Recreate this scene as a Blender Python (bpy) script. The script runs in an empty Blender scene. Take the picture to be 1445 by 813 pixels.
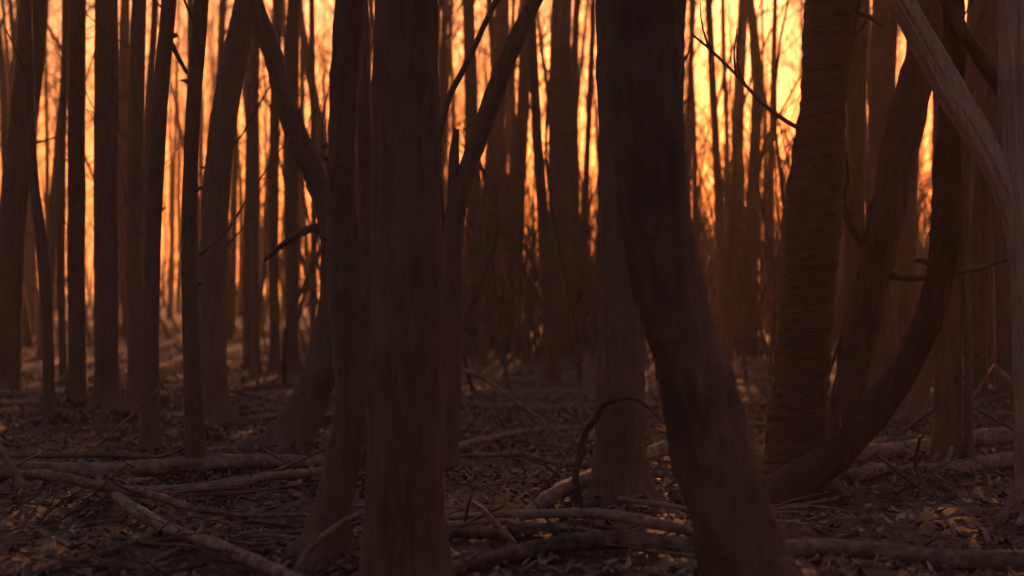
import bpy, math, random
import numpy as np
from mathutils import Vector

# ------------------------------------------------------------------ camera, sky, sun, exposure
SC = bpy.context.scene
COL = SC.collection
R = math.radians
CAM_Z = 1.2
LENS = 70.0
F = 1445 * LENS / 36.0          # focal length in photo pixels
CX, CY = 722.5, 406.5
FOCUS = 10.9

cd = bpy.data.cameras.new("camera")
cam = bpy.data.objects.new("camera", cd)
COL.objects.link(cam)
cam.location = (0, 0, CAM_Z)
cam.rotation_euler = (R(90), 0, 0)
cd.lens = LENS
cd.sensor_width = 36
cd.clip_start = 0.05
cd.clip_end = 3000
cd.dof.use_dof = True
cd.dof.focus_distance = FOCUS
cd.dof.aperture_fstop = 1.5
cd.dof.aperture_ratio = 1.7
SC.camera = cam

SUN_EL, SUN_AZ = 8.5, 5.0        # degrees; azimuth to the right of the view axis
w = bpy.data.worlds.new("World")
SC.world = w
w.use_nodes = True
nt = w.node_tree
bg = nt.nodes["Background"]
sky = nt.nodes.new("ShaderNodeTexSky")
sky.sky_type = 'NISHITA'
sky.sun_disc = False
sky.sun_elevation = R(SUN_EL)
sky.sun_rotation = R(SUN_AZ)
sky.altitude = 100
sky.air_density = 2.2
sky.dust_density = 3.0
sky.ozone_density = 8.0
tint = nt.nodes.new("ShaderNodeMix")
tint.data_type = 'RGBA'
tint.blend_type = 'MULTIPLY'
tint.inputs[0].default_value = 1.0
tint.inputs[7].default_value = (1.0, 0.41, 0.235, 1)      # the warm white balance of the shot
nt.links.new(sky.outputs[0], tint.inputs[6])
nt.links.new(tint.outputs[2], bg.inputs[0])
bg.inputs[1].default_value = 0.15

sd = bpy.data.lights.new("sun", 'SUN')
sd.energy = 3.8
sd.angle = R(0.6)
sd.color = (1.0, 0.36, 0.10)
sun = bpy.data.objects.new("sun", sd)
COL.objects.link(sun)
_d = Vector((math.sin(R(SUN_AZ)) * math.cos(R(SUN_EL)), math.cos(R(SUN_AZ)) * math.cos(R(SUN_EL)), math.sin(R(SUN_EL))))
sun.rotation_euler = _d.to_track_quat('Z', 'Y').to_euler()

SC.view_settings.view_transform = 'Standard'
SC.view_settings.look = 'None'
SC.view_settings.exposure = 2.2
SC.view_settings.gamma = 1.0
SC.cycles.use_denoising = True
SC.cycles.max_bounces = 5
SC.cycles.diffuse_bounces = 3
SC.cycles.glossy_bounces = 2
SC.cycles.volume_bounces = 1
SC.cycles.transparent_max_bounces = 4
SC.cycles.sample_clamp_indirect = 4.0

rng = random.Random(11)
nrg = np.random.default_rng(5)

# ------------------------------------------------------------------ helpers
def gz(x, y):
    """height of the forest floor"""
    k = np.clip((np.abs(y) - 2) / 20.0, 0, 1)
    return (0.034 * np.sin(1.9 * x + 0.7 * y) + 0.026 * np.sin(2.7 * y - 1.1 * x + 1.3)
            + 0.016 * np.sin(5.3 * x + 1.2) * np.sin(4.1 * y)
            + k * (0.10 * np.sin(0.31 * x + 0.5) * np.sin(0.23 * y + 1.0)))

def P(px, py, d):
    return np.array([(px - CX) / F * d, d, CAM_Z + (CY - py) / F * d])

def on_ground(px, py, r):
    """point of the floor (lifted by r) seen at that pixel"""
    d = (CAM_Z - r) * F / max(py - CY, 4)
    for _ in range(6):
        x = (px - CX) / F * d
        d = (CAM_Z - r - float(gz(x, d))) * F / max(py - CY, 4)
    return P(px, py, d)

def spline(pts, n):
    """chord-length cubic resampling of points (any width) to n samples"""
    pts = np.asarray(pts, float)
    m = len(pts)
    t = np.concatenate([[0], np.cumsum(np.linalg.norm(np.diff(pts[:, :3], axis=0), axis=1) + 1e-6)])
    h = np.diff(t); sl = np.diff(pts, axis=0) / h[:, None]
    tg = np.empty_like(pts)
    tg[0], tg[-1] = sl[0], sl[-1]
    for i in range(1, m - 1):
        tg[i] = (sl[i - 1] * h[i] + sl[i] * h[i - 1]) / (h[i] + h[i - 1])
    out = []
    base = np.linspace(0, m - 1, n)                      # keep samples where the path was drawn finely
    for u in base:
        i = min(int(u), m - 2); q = u - i
        a, b = pts[i], pts[i + 1]
        q2, q3 = q * q, q ** 3
        out.append((2 * q3 - 3 * q2 + 1) * a + (q3 - 2 * q2 + q) * h[i] * tg[i] + (3 * q2 - 2 * q3) * b + (q3 - q2) * h[i] * tg[i + 1])
    return np.array(out)

def poly_mesh(name, v, f, mat, smooth=False):
    """mesh from arrays whose faces all have the same number of corners"""
    me = bpy.data.meshes.new(name)
    nf, k = f.shape
    me.vertices.add(len(v)); me.vertices.foreach_set('co', np.ascontiguousarray(v, np.float32).ravel())
    me.loops.add(nf * k); me.loops.foreach_set('vertex_index', np.ascontiguousarray(f, np.int32).ravel())
    me.polygons.add(nf); me.polygons.foreach_set('loop_start', np.arange(0, nf * k, k, dtype=np.int32))
    if smooth: me.polygons.foreach_set('use_smooth', np.ones(nf, bool))
    else: me.polygons.foreach_set('use_smooth', np.zeros(nf, bool))
    me.materials.append(mat)
    me.update(calc_edges=True)
    return me

def bark_relief(seg, along, fa, fl, seed):
    """value noise on the trunk surface, periodic around it, in -1..1 with sharp furrows"""
    g = np.random.default_rng(seed + 900)
    na = max(3, int(fa)); nl = int(along[-1] * fl) + 3
    T = g.uniform(-1, 1, (nl + 1, na))
    a = np.arange(seg) / seg * na; l = along * fl
    i = a.astype(int); fa_ = a - i; fa_ = fa_ * fa_ * (3 - 2 * fa_)
    j = np.minimum(l.astype(int), nl - 1); fl_ = l - j; fl_ = (fl_ * fl_ * (3 - 2 * fl_))[:, None]
    A = T[j][:, i % na] * (1 - fa_) + T[j][:, (i + 1) % na] * fa_
    B = T[j + 1][:, i % na] * (1 - fa_) + T[j + 1][:, (i + 1) % na] * fa_
    q = A * (1 - fl_) + B * fl_
    return 1 - 2 * np.abs(q) ** 0.7 if fa > 5 else q

class MB:
    def __init__(self):
        self.v = []; self.f = []; self.n = 0
    def tube(self, pts, rad, seg=8, rough=0.0, seed=0, cap=True, relief=None, roots=None):
        pts = np.asarray(pts, float); rad = np.asarray(rad, float)
        N = len(pts)
        tan = np.gradient(pts, axis=0)
        tan /= np.maximum(np.linalg.norm(tan, axis=1)[:, None], 1e-9)
        u = np.cross(tan[0], [0.31, 0.95, 0.05] if abs(tan[0][1]) < 0.8 else [1, 0, 0.1])
        u /= np.linalg.norm(u)
        ang = np.linspace(0, 2 * math.pi, seg, endpoint=False)
        ca, sa = np.cos(ang), np.sin(ang)
        if rough:
            rs = np.random.default_rng(seed + 7)
            ph = rs.uniform(0, 6.28, 8)
            s = np.concatenate([[0], np.cumsum(np.linalg.norm(np.diff(pts, axis=0), axis=1))])
            scale = 1.0 / max(float(np.median(rad)), 1e-3)
        if relief:                                        # (around, along per metre, depth): furrows or rings in the bark
            L_ = np.concatenate([[0], np.cumsum(np.linalg.norm(np.diff(pts, axis=0), axis=1))])
            rel = bark_relief(seg, L_, relief[0], relief[1], seed) * relief[2] + bark_relief(seg, L_, relief[0] * 2, relief[1] * 2.3, seed + 1) * relief[2] * 0.5
            rel += bark_relief(seg, L_, 3, 1.6, seed + 2) * (relief[3] if len(relief) > 3 else 0.03) * float(np.median(rad)) / 0.1
        rows = []
        for i in range(N):
            u = u - tan[i] * np.dot(u, tan[i]); u /= max(np.linalg.norm(u), 1e-9)
            w_ = np.cross(tan[i], u)
            r = np.full(seg, rad[i])
            if rough:
                q = s[i] * scale
                r = r * (1 + rough * (0.55 * np.sin(2 * ang + ph[0] + 0.11 * q) + 0.5 * np.sin(3 * ang + ph[1] - 0.17 * q)
                         + 0.45 * np.sin(0.35 * q + ph[2] + ang) + 0.35 * np.sin(0.9 * q + ph[3] + 2 * ang)
                         + 0.25 * np.sin(5 * ang + ph[4] + 0.3 * q) + rs.normal(0, 0.22, seg)))
            if roots is not None: r = r * (1 + roots[i] * (0.5 + 0.5 * np.sin(3 * ang + seed) ) ** 2 + 0.5 * roots[i] * (0.5 + 0.5 * np.sin(5 * ang + seed * 1.7)) ** 3)
            if relief: r = r + rel[i] * min(1.0, rad[i] / 0.06)
            rows.append(pts[i] + np.outer(ca * r, u) + np.outer(sa * r, w_))
        b = self.n
        self.v.append(np.vstack(rows))
        for i in range(N - 1):
            for k in range(seg):
                k2 = (k + 1) % seg
                self.f.append((b + i * seg + k, b + i * seg + k2, b + (i + 1) * seg + k2, b + (i + 1) * seg + k))
        if cap:
            self.f.append(tuple(b + k for k in range(seg))[::-1])
            self.f.append(tuple(b + (N - 1) * seg + k for k in range(seg)))
        self.n += N * seg
    def add(self, v, f):
        b = self.n
        self.v.append(np.asarray(v, float))
        self.f.extend([tuple(b + i for i in q) for q in f])
        self.n += len(v)
    def mesh(self, name, mat, smooth=True, origin=(0, 0, 0)):
        me = bpy.data.meshes.new(name)
        v = np.vstack(self.v) - np.asarray(origin)
        me.from_pydata(v.tolist(), [], self.f)
        if smooth:
            me.polygons.foreach_set('use_smooth', [True] * len(me.polygons))
        me.materials.append(mat)
        me.update()
        return me

def link(name, me, parent=None, loc=None):
    o = bpy.data.objects.new(name, me)
    COL.objects.link(o)
    if parent is not None: o.parent = parent
    if loc is not None: o.location = loc
    return o

def tag(o, label=None, cat=None, group=None, kind=None):
    if label: o['label'] = label
    if cat: o['category'] = cat
    if group: o['group'] = group
    if kind: o['kind'] = kind
    return o

# ------------------------------------------------------------------ materials
def bark(name, c_dark, c_light, vscale=1.0, bump=0.6, ring=0.0, rough=0.9):
    m = bpy.data.materials.new(name); m.use_nodes = True
    t = m.node_tree; N = t.nodes; L = t.links
    bs = N['Principled BSDF']
    bs.inputs['Roughness'].default_value = rough
    bs.inputs['Specular IOR Level'].default_value = 0.25
    tc = N.new('ShaderNodeTexCoord')
    mp = N.new('ShaderNodeMapping'); mp.inputs['Scale'].default_value = (1, 1, 0.16) if not ring else (0.45, 0.45, 1.5)
    L.new(tc.outputs['Object'], mp.inputs[0])
    n1 = N.new('ShaderNodeTexNoise'); n1.inputs['Scale'].default_value = 26 * vscale; n1.inputs['Detail'].default_value = 7
    n1.inputs['Roughness'].default_value = 0.65
    L.new(mp.outputs[0], n1.inputs['Vector'])
    vo = N.new('ShaderNodeTexVoronoi'); vo.feature = 'DISTANCE_TO_EDGE'; vo.inputs['Scale'].default_value = 20 * vscale
    wn = N.new('ShaderNodeTexNoise'); wn.inputs['Scale'].default_value = 9; wn.inputs['Detail'].default_value = 3
    L.new(mp.outputs[0], wn.inputs['Vector'])
    wa = N.new('ShaderNodeVectorMath'); wa.operation = 'MULTIPLY_ADD'; wa.inputs[1].default_value = (0.16, 0.16, 0.16)
    L.new(wn.outputs['Color'], wa.inputs[0]); L.new(mp.outputs[0], wa.inputs[2])
    L.new(wa.outputs[0], vo.inputs['Vector'])
    n2 = N.new('ShaderNodeTexNoise'); n2.inputs['Scale'].default_value = 3.2; n2.inputs['Detail'].default_value = 4
    L.new(tc.outputs['Object'], n2.inputs['Vector'])
    oi = N.new('ShaderNodeObjectInfo')
    a1 = N.new('ShaderNodeMath'); a1.operation = 'MULTIPLY_ADD'; a1.inputs[1].default_value = 0.55; a1.inputs[2].default_value = -0.1
    L.new(n1.outputs[0], a1.inputs[0])
    a2 = N.new('ShaderNodeMath'); a2.operation = 'MULTIPLY_ADD'; a2.inputs[1].default_value = 0.5
    L.new(n2.outputs[0], a2.inputs[0]); L.new(a1.outputs[0], a2.inputs[2])
    a3 = N.new('ShaderNodeMath'); a3.operation = 'MULTIPLY_ADD'; a3.inputs[1].default_value = 0.25
    L.new(oi.outputs['Random'], a3.inputs[0]); L.new(a2.outputs[0], a3.inputs[2])
    cn = N.new('ShaderNodeMapRange'); cn.inputs[1].default_value = 0.18; cn.inputs[2].default_value = 0.78
    L.new(a3.outputs[0], cn.inputs[0])
    ck = N.new('ShaderNodeMapRange'); ck.inputs[1].default_value = 0.0; ck.inputs[2].default_value = 0.09; ck.inputs[3].default_value = 0.72
    L.new(vo.outputs['Distance'], ck.inputs[0])
    ml = N.new('ShaderNodeMath'); ml.operation = 'MULTIPLY'
    L.new(cn.outputs[0], ml.inputs[0]); L.new(ck.outputs[0], ml.inputs[1])
    mx = N.new('ShaderNodeMix'); mx.data_type = 'RGBA'; mx.clamp_factor = True
    mx.inputs[6].default_value = (*c_dark, 1); mx.inputs[7].default_value = (*c_light, 1)
    L.new(ml.outputs[0], mx.inputs[0])
    L.new(mx.outputs[2], bs.inputs['Base Color'])
    hs = N.new('ShaderNodeMath'); hs.operation = 'MULTIPLY_ADD'; hs.inputs[1].default_value = 0.9
    mn = N.new('ShaderNodeMath'); mn.operation = 'MINIMUM'; mn.inputs[1].default_value = 0.22
    L.new(vo.outputs['Distance'], mn.inputs[0]); L.new(mn.outputs[0], hs.inputs[0]); L.new(n1.outputs[0], hs.inputs[2])
    bp = N.new('ShaderNodeBump'); bp.inputs['Strength'].default_value = bump; bp.inputs['Distance'].default_value = 0.02
    L.new(hs.outputs[0], bp.inputs['Height'])
    L.new(bp.outputs[0], bs.inputs['Normal'])
    return m

def mottled(name, cols, scale, rough=0.9, bump=0.5, spec=0.25, rand=0.0, dist=0.02):
    m = bpy.data.materials.new(name); m.use_nodes = True
    t = m.node_tree; N = t.nodes; L = t.links
    bs = N['Principled BSDF']; bs.inputs['Roughness'].default_value = rough
    bs.inputs['Specular IOR Level'].default_value = spec
    tc = N.new('ShaderNodeTexCoord')
    n1 = N.new('ShaderNodeTexNoise'); n1.inputs['Scale'].default_value = scale; n1.inputs['Detail'].default_value = 8
    n1.inputs['Roughness'].default_value = 0.68
    L.new(tc.outputs['Object'], n1.inputs['Vector'])
    cr = N.new('ShaderNodeValToRGB')
    e = cr.color_ramp.elements
    e[0].position = 0.3; e[0].color = (*cols[0], 1)
    e[1].position = 0.72; e[1].color = (*cols[-1], 1)
    for i, c in enumerate(cols[1:-1]):
        q = e.new(0.3 + 0.42 * (i + 1) / (len(cols) - 1)); q.color = (*c, 1)
    if rand:
        oi = N.new('ShaderNodeObjectInfo')
        a = N.new('ShaderNodeMath'); a.operation = 'MULTIPLY_ADD'; a.inputs[1].default_value = rand
        L.new(oi.outputs['Random'], a.inputs[0])
        s = N.new('ShaderNodeMath'); s.operation = 'SUBTRACT'; s.inputs[1].default_value = rand * 0.5
        L.new(n1.outputs[0], s.inputs[0]); L.new(s.outputs[0], a.inputs[2])
        L.new(a.outputs[0], cr.inputs[0])
    else:
        L.new(n1.outputs[0], cr.inputs[0])
    L.new(cr.outputs[0], bs.inputs['Base Color'])
    bp = N.new('ShaderNodeBump'); bp.inputs['Strength'].default_value = bump; bp.inputs['Distance'].default_value = dist
    L.new(n1.outputs[0], bp.inputs['Height']); L.new(bp.outputs[0], bs.inputs['Normal'])
    return m

M_BARK = bark('bark_grey_brown', (0.023, 0.012, 0.011), (0.159, 0.089, 0.082), bump=0.9)
M_BARK2 = bark('bark_plated', (0.025, 0.013, 0.012), (0.133, 0.074, 0.068), vscale=0.9, bump=0.9)
M_RING = bark('bark_ringed', (0.021, 0.010, 0.009), (0.093, 0.049, 0.045), vscale=0.8, bump=0.8, ring=1)
M_DEAD = bark('dead_wood_grey', (0.074, 0.044, 0.042), (0.360, 0.226, 0.219), vscale=1.0, bump=1.0)
M_LEAN = bark('bark_dark_furrowed', (0.017, 0.008, 0.007), (0.106, 0.054, 0.048), vscale=0.8, bump=1.0)
M_SHAG_LIT = bark('bark_shaggy_redlit', (0.027, 0.012, 0.010), (0.180, 0.091, 0.076), vscale=0.6, bump=1.0)  # shaggy bark; its lighter red also paints sunset light on trunks behind
M_FALL = mottled('fallen_wood', [(0.042, 0.023, 0.020), (0.138, 0.080, 0.074), (0.286, 0.178, 0.167)], 16, bump=0.8, rand=0.25)
M_PALE = mottled('barkless_wood', [(0.064, 0.037, 0.033), (0.180, 0.111, 0.105), (0.360, 0.239, 0.233)], 13, bump=0.8)
M_TWIG = mottled('twig_wood', [(0.032, 0.017, 0.016), (0.074, 0.041, 0.038), (0.127, 0.072, 0.067)], 9, bump=0.2, rand=0.3)
M_SOIL = mottled('forest_soil', [(0.021, 0.011, 0.010), (0.053, 0.029, 0.026), (0.095, 0.054, 0.051), (0.159, 0.096, 0.093)], 9, bump=1.0, dist=0.05)
M_LEAF = mottled('dead_leaf', [(0.064, 0.029, 0.022), (0.159, 0.078, 0.063), (0.297, 0.165, 0.144), (0.445, 0.278, 0.260)], 6, rough=0.7, bump=0.15, spec=0.35, rand=0.45)
M_LITTER = mottled('leaf_litter', [(0.032, 0.016, 0.014), (0.106, 0.054, 0.047), (0.201, 0.113, 0.102), (0.424, 0.261, 0.251)], 11, rough=0.75, bump=0.15, spec=0.3)

# ------------------------------------------------------------------ ground
def build_ground():
    a = np.concatenate([np.linspace(-700, -60, 26)[:-1], np.linspace(-60, -10, 26)[:-1], np.linspace(-10, 10, 121)[:-1],
                        np.linspace(10, 60, 26)[:-1], np.linspace(60, 700, 26)])
    b = np.concatenate([np.linspace(-700, -20, 14)[:-1], np.linspace(-20, 4, 13)[:-1], np.linspace(4, 20, 110)[:-1],
                        np.linspace(20, 80, 61)[:-1], np.linspace(80, 700, 26)])
    X, Y = np.meshgrid(a, b)
    Z = gz(X, Y)
    Z += np.where((np.abs(X) < 10) & (Y > 4) & (Y < 20), nrg.normal(0, 0.008, X.shape), 0)
    nx, ny = len(a), len(b)
    v = np.stack([X, Y, Z], -1).reshape(-1, 3)
    i = np.arange((ny - 1) * nx).reshape(ny - 1, nx)[:, :-1].ravel()
    f = np.stack([i, i + 1, i + nx + 1, i + nx], 1)
    me = bpy.data.meshes.new('forest_floor')
    me.from_pydata(v.tolist(), [], f.tolist())
    me.polygons.foreach_set('use_smooth', [True] * len(me.polygons))
    me.materials.append(M_SOIL)
    return tag(link('ground', me), kind='structure')
ground = build_ground()

# ------------------------------------------------------------------ growing wood
def limb(mb, rg, p0, dirv, length, r0, level, up=0.25, seg=None, spread=0.8):
    """a bare limb that wanders, bends to the light and forks"""
    npt = (6, 5, 4, 3)[level]
    seg = seg or (6, 5, 4, 3)[level]
    p = np.array(p0, float); dv = np.array(dirv, float)
    pts = [p.copy()]; rad = [r0]
    for k in range(1, npt):
        dv = dv + np.array([rg.gauss(0, 0.16), rg.gauss(0, 0.16), rg.gauss(0, 0.10) + up * 0.4])
        dv /= np.linalg.norm(dv)
        p = p + dv * length / (npt - 1)
        pts.append(p.copy()); rad.append(max(r0 * (1 - 0.82 * k / (npt - 1)), 0.0018))
    mb.tube(pts, rad, seg, cap=False)
    if level >= 3: return
    kids = (5, 4, 3)[level]
    for k in range(kids):
        t = 0.3 + 0.68 * (k + rg.random()) / kids
        i = min(int(t * (npt - 1)), npt - 2); u = t * (npt - 1) - i
        q = pts[i] * (1 - u) + pts[i + 1] * u
        base = pts[i + 1] - pts[i]; base /= np.linalg.norm(base)
        dd = base + np.array([rg.gauss(0, spread), rg.gauss(0, spread), rg.gauss(0.1, spread * 0.7)])
        dd /= np.linalg.norm(dd)
        limb(mb, rg, q, dd, length * rg.uniform(0.38, 0.6), max(r0 * (1 - t * 0.8) * 0.55, 0.0025), level + 1, up, None, spread)

def grow_crown(mb, rg, trunk_pts, trunk_rad, z0, n, lmax, level=0):
    zs = trunk_pts[:, 2]
    top = zs[-1]
    for k in range(n):
        z = z0 + (top - z0) * ((k + rg.random()) / n)
        i = int(np.searchsorted(zs, z)); i = min(max(i, 1), len(zs) - 1)
        t = (z - zs[i - 1]) / max(zs[i] - zs[i - 1], 1e-6)
        t = min(max(t, 0), 1)
        p = trunk_pts[i - 1] * (1 - t) + trunk_pts[i] * t
        r = trunk_rad[i - 1] * (1 - t) + trunk_rad[i] * t
        a = rg.uniform(0, 6.283)
        el = rg.uniform(0.25, 0.95)
        dv = np.array([math.cos(a) * math.cos(el), math.sin(a) * math.cos(el), math.sin(el)])
        fr = 1 - 0.6 * (z - z0) / max(top - z0, 0.1)
        limb(mb, rg, p, dv, lmax * fr * rg.uniform(0.6, 1.0), r * rg.uniform(0.3, 0.5), level)

TREES = []
def tree(name, label, path, by=None, d=None, height=13.0, mat=None, group=None, crown=7, flare=0.22, rough=0.06,
         branches=(), drift=0.0, lean_up=0.8, cat='tree', seg=20, top=True, relief=None, stubs=0, low=0):
    """path: photo pixels (x, y, width) from the base upwards; the distance comes from the base pixel on the floor"""
    mat = mat or M_BARK
    slim = 0.82 if group else (1.0 if seg > 42 else 0.9)
    if d is None: d = (CAM_Z) * F / (by - CY)
    pts = []
    for q in path:
        dd = d + (q[3] if len(q) > 3 else 0)
        c = P(q[0], q[1], dd)
        pts.append([*c, q[2] * dd / F / 2 * slim])
    pts = np.array(pts)
    base_z = float(gz(pts[0][0], pts[0][1]))
    if pts[0][2] > base_z - 0.05:
        t = pts[0] - pts[1]
        k = (pts[0][2] - base_z + 0.15) / max(-t[2], 0.05)
        k = min(k, 3)
        e = pts[0] + t * k; e[3] = pts[0][3] * 1.05
        e[2] = base_z - 0.12
        pts = np.vstack([e, pts])
    zt = pts[-1][2]
    if top and zt < height:
        t = pts[-1][:3] - pts[-2][:3]; t /= np.linalg.norm(t)
        p = pts[-1][:3].copy(); r0 = pts[-1][3]
        steps = 7
        ext = []
        rg = random.Random(hash(label) % 99991 if False else len(TREES) * 17 + 3)
        for k in range(1, steps + 1):
            t = t * (1 - 0.25 * lean_up) + np.array([rg.gauss(0, 0.05), rg.gauss(0, 0.05), 0.25 * lean_up])
            t /= np.linalg.norm(t)
            p = p + t * (height - zt) / steps
            ext.append([*p, r0 * (1 - 0.86 * k / steps)])
        pts = np.vstack([pts, ext])
    n = max(30, len(pts) * (22 if relief else 6))
    s = spline(pts, n)
    c, r = s[:, :3], np.maximum(s[:, 3], 0.004)
    r = r * (1 + flare * np.exp(-np.maximum(c[:, 2] - base_z, 0) / 0.22))
    lobes = min(flare, 0.22) * 4.0 * np.exp(-np.maximum(c[:, 2] - base_z, 0) / 0.09)
    org = np.array([pts[0][0], pts[0][1], base_z])
    root = bpy.data.objects.new(name, None)
    COL.objects.link(root)
    root.location = org
    root.empty_display_size = 0.3
    tag(root, label, cat, group)
    seed = len(TREES) * 31
    mb = MB(); mb.tube(c, r, seg, rough=rough * (0.5 if relief else 1), seed=seed, relief=relief, roots=lobes)
    link('trunk', mb.mesh('trunk', mat, origin=org), root)
    rs = random.Random(seed + 77)
    for k in range(stubs):                                 # dead stubs on the trunk
        i = min(int(np.searchsorted(c[:, 2], rs.uniform(0.7, min(zt, 6.0)))), len(c) - 2)
        sd_ = rs.choice((-1, 1)); a = rs.uniform(-0.6, 0.6)
        dv = np.array([sd_ * math.cos(a), math.sin(a), rs.uniform(0.1, 0.9)]); dv /= np.linalg.norm(dv)
        L = rs.uniform(0.2, 0.9) * r[i] + 0.02; q = c[i] + dv * r[i] * 0.7
        m2 = MB(); w0 = rs.uniform(0.008, 0.018)
        m2.tube([q, q + dv * L * 0.6 + np.array([0, 0, 0.01]), q + dv * L * 1.1 + np.array([0, 0, 0.05 * L])], [w0 * 1.3, w0, w0 * 0.5], 6)
        link('stub', m2.mesh('stub', mat, origin=org), root)
    for bpath in branches:
        bp = np.array([[*P(q[0], q[1], d + (q[3] if len(q) > 3 else 0)), q[2] * d / F / 2] for q in bpath])
        bs = spline(bp, max(8, len(bp) * 4))
        thick = bp[0][3] > 0.05
        if thick: bs = spline(bp, len(bp) * 22)
        m2 = MB(); m2.tube(bs[:, :3], np.maximum(bs[:, 3], 0.0016), 110 if thick else 8, rough=0.05 if thick else 0.12, seed=seed + 1, relief=relief if thick else None)
        link('branch', m2.mesh('branch', mat if thick else M_TWIG, origin=org), root)
    if top and crown:
        m3 = MB(); rg = random.Random(seed + 5)
        z0 = max(zt + 0.3, 0.38 * height)
        keep = c[:, 2] > zt - 0.2
        grow_crown(m3, rg, c[keep], r[keep], z0, crown, 2.6)
        if low:
            lk = (c[:, 2] > 1.0) & (c[:, 2] < z0 + 0.5)
            grow_crown(m3, rg, c[lk], np.full(lk.sum(), 0.022), 1.2, low, 1.7, level=1)
        link('crown', m3.mesh('crown', M_TWIG, origin=org), root)
    TREES.append(root)
    return root

# ------------------------------------------------------------------ the trees one can tell apart
tree('leaning_tree', 'thickest dark trunk, bent towards its foot, standing before the long fallen logs',
     [(1078, 888, 150), (1055, 813, 124), (1032, 730, 114), (1008, 650, 112), (985, 560, 104), (960, 480, 102), (940, 410, 102), (926, 330, 101), (918, 200, 98), (916, 90, 103), (917, -20, 108)],
     by=888, height=14, flare=0.1, rough=0.05, seg=56, mat=M_BARK2,
     branches=[[(962, 90, 8), (970, 78, 5), (975, 62, 2.5)], [(962, 148, 7), (970, 143, 4), (977, 133, 2)]], relief=(16, 3.5, 0.012, 0.022))
tree('straight_tree', 'straight smooth dark trunk standing upright between a slim curved trunk and a slanting one',
     [(574, 838, 124), (574, 760, 114), (575, 600, 109), (576, 400, 104), (576, 200, 98), (574, -20, 93)],
     by=838, height=14, flare=0.12, rough=0.035, seg=44, relief=(14, 3.0, 0.007, 0.012))
tree('straight_tree', 'grey-brown trunk partly hidden behind the thick bent trunk, pale log at its foot',
     [(876, 722, 84), (875, 600, 76), (875, 450, 70), (873, 250, 56), (869, -10, 50)], by=722, height=13, rough=0.05, relief=(13, 4.0, 0.011), seg=36, stubs=2)
tree('knotty_tree', 'ringed dark trunk with a long bare twig reaching out over the orange clearing',
     [(1122, 692, 92), (1126, 620, 80), (1135, 500, 72), (1146, 350, 68), (1158, 170, 66), (1172, -10, 66)], by=690, height=13, mat=M_RING, rough=0.05, seg=44,
     branches=[[(1135, 185, 7), (1108, 170, 6), (1070, 140, 5.5), (1052, 120, 5), (1025, 92, 4.5), (1000, 68, 4), (974, 46, 3)],
               [(1052, 120, 4), (1044, 104, 3), (1040, 80, 2.4), (1045, 36, 1.6)],
               [(1038, 103, 3.4), (1036, 80, 2.4), (1040, 40, 1.6)],
               [(1003, 70, 7), (998, 60, 4), (990, 30, 2.4), (988, 5, 1.6)],
               [(1188, 110, 9), (1200, 60, 7), (1208, 20, 6), (1216, -8, 5)],
               [(1192, 6, 5), (1210, 18, 6), (1230, 26, 5.5), (1246, 38, 3)],
               [(1198, 64, 4), (1212, 44, 3), (1224, 30, 2)],
               [(1140, 160, 8), (1134, 140, 5), (1131, 115, 3)]], relief=(8, 20.0, 0.010, 0.024))
tree('leaning_tree', 'leaning trunk with a drooping side branch, beside the ringed trunk',
     [(1130, 684, 80), (1168, 632, 64), (1195, 560, 57), (1216, 450, 55), (1242, 340, 54), (1269, 220, 52), (1293, 110, 50), (1316, -10, 48)],
     d=12.7, height=12, rough=0.06, lean_up=0.5, mat=M_LEAN, flare=0.1, seg=40,
     branches=[[(1228, 362, 11), (1215, 345, 10), (1196, 312, 9), (1182, 285, 8), (1174, 262, 6)],
               [(1196, 308, 8), (1191, 285, 6.5), (1196, 250, 6), (1193, 214, 4)],
               [(1240, 376, 13), (1258, 388, 11), (1285, 393, 10), (1340, 384, 10), (1385, 377, 9), (1412, 368, 8), (1435, 361, 5)],
               [(1200, 450, 5), (1186, 480, 4.5), (1170, 530, 4), (1164, 575, 3)]], relief=(11, 3.2, 0.014), stubs=2)
tree('leaning_tree', 'sharply bent trunk slanting low over the ground then rising beside the shaggy tree',
     [(1070, 706, 56), (1125, 676, 58), (1176, 646, 52), (1222, 600, 45), (1258, 548, 43), (1292, 486, 41), (1318, 412, 40), (1330, 330, 42), (1334, 250, 40), (1345, 100, 38), (1350, -10, 36)],
     d=11.5, height=12, rough=0.06, flare=0.05, mat=M_LEAN, relief=(12, 4.0, 0.013), seg=40, stubs=1)
tree('dead_tree', 'weathered grey barkless forked tree with one thick limb slanting away',
     [(1478, 740, 74), (1468, 620, 66), (1456, 440, 58), (1445, 310, 50), (1434, 160, 42), (1430, -10, 40)], d=10.4, height=9, mat=M_DEAD, rough=0.08, seg=110, crown=3,
     branches=[[(1462, 440, 50), (1446, 350, 46), (1422, 275, 43), (1388, 205, 41), (1350, 140, 39), (1314, 76, 38), (1262, -12, 36), (1190, -130, 30), (1130, -240, 22)]], relief=(20, 1.3, 0.010))
tree('shaggy_tree', 'reddish shaggy-barked trunk leaning behind the grey forked dead tree',
     [(1334, 640, 44), (1338, 480, 42), (1343, 380, 40), (1352, 260, 38), (1372, 130, 37), (1400, -10, 35)], by=640, height=12, mat=M_SHAG_LIT, rough=0.10, relief=(11, 3.0, 0.014), seg=36, stubs=3)
tree('curved_tree', 'slim curved trunk close beside the straight dark trunk',
     [(450, 800, 70), (466, 735, 58), (488, 645, 52), (497, 545, 48), (490, 430, 47), (481, 300, 46), (484, 150, 44), (498, -10, 43)], by=796, height=13, rough=0.07, seg=24, relief=(11, 3.5, 0.009), stubs=3)
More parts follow.
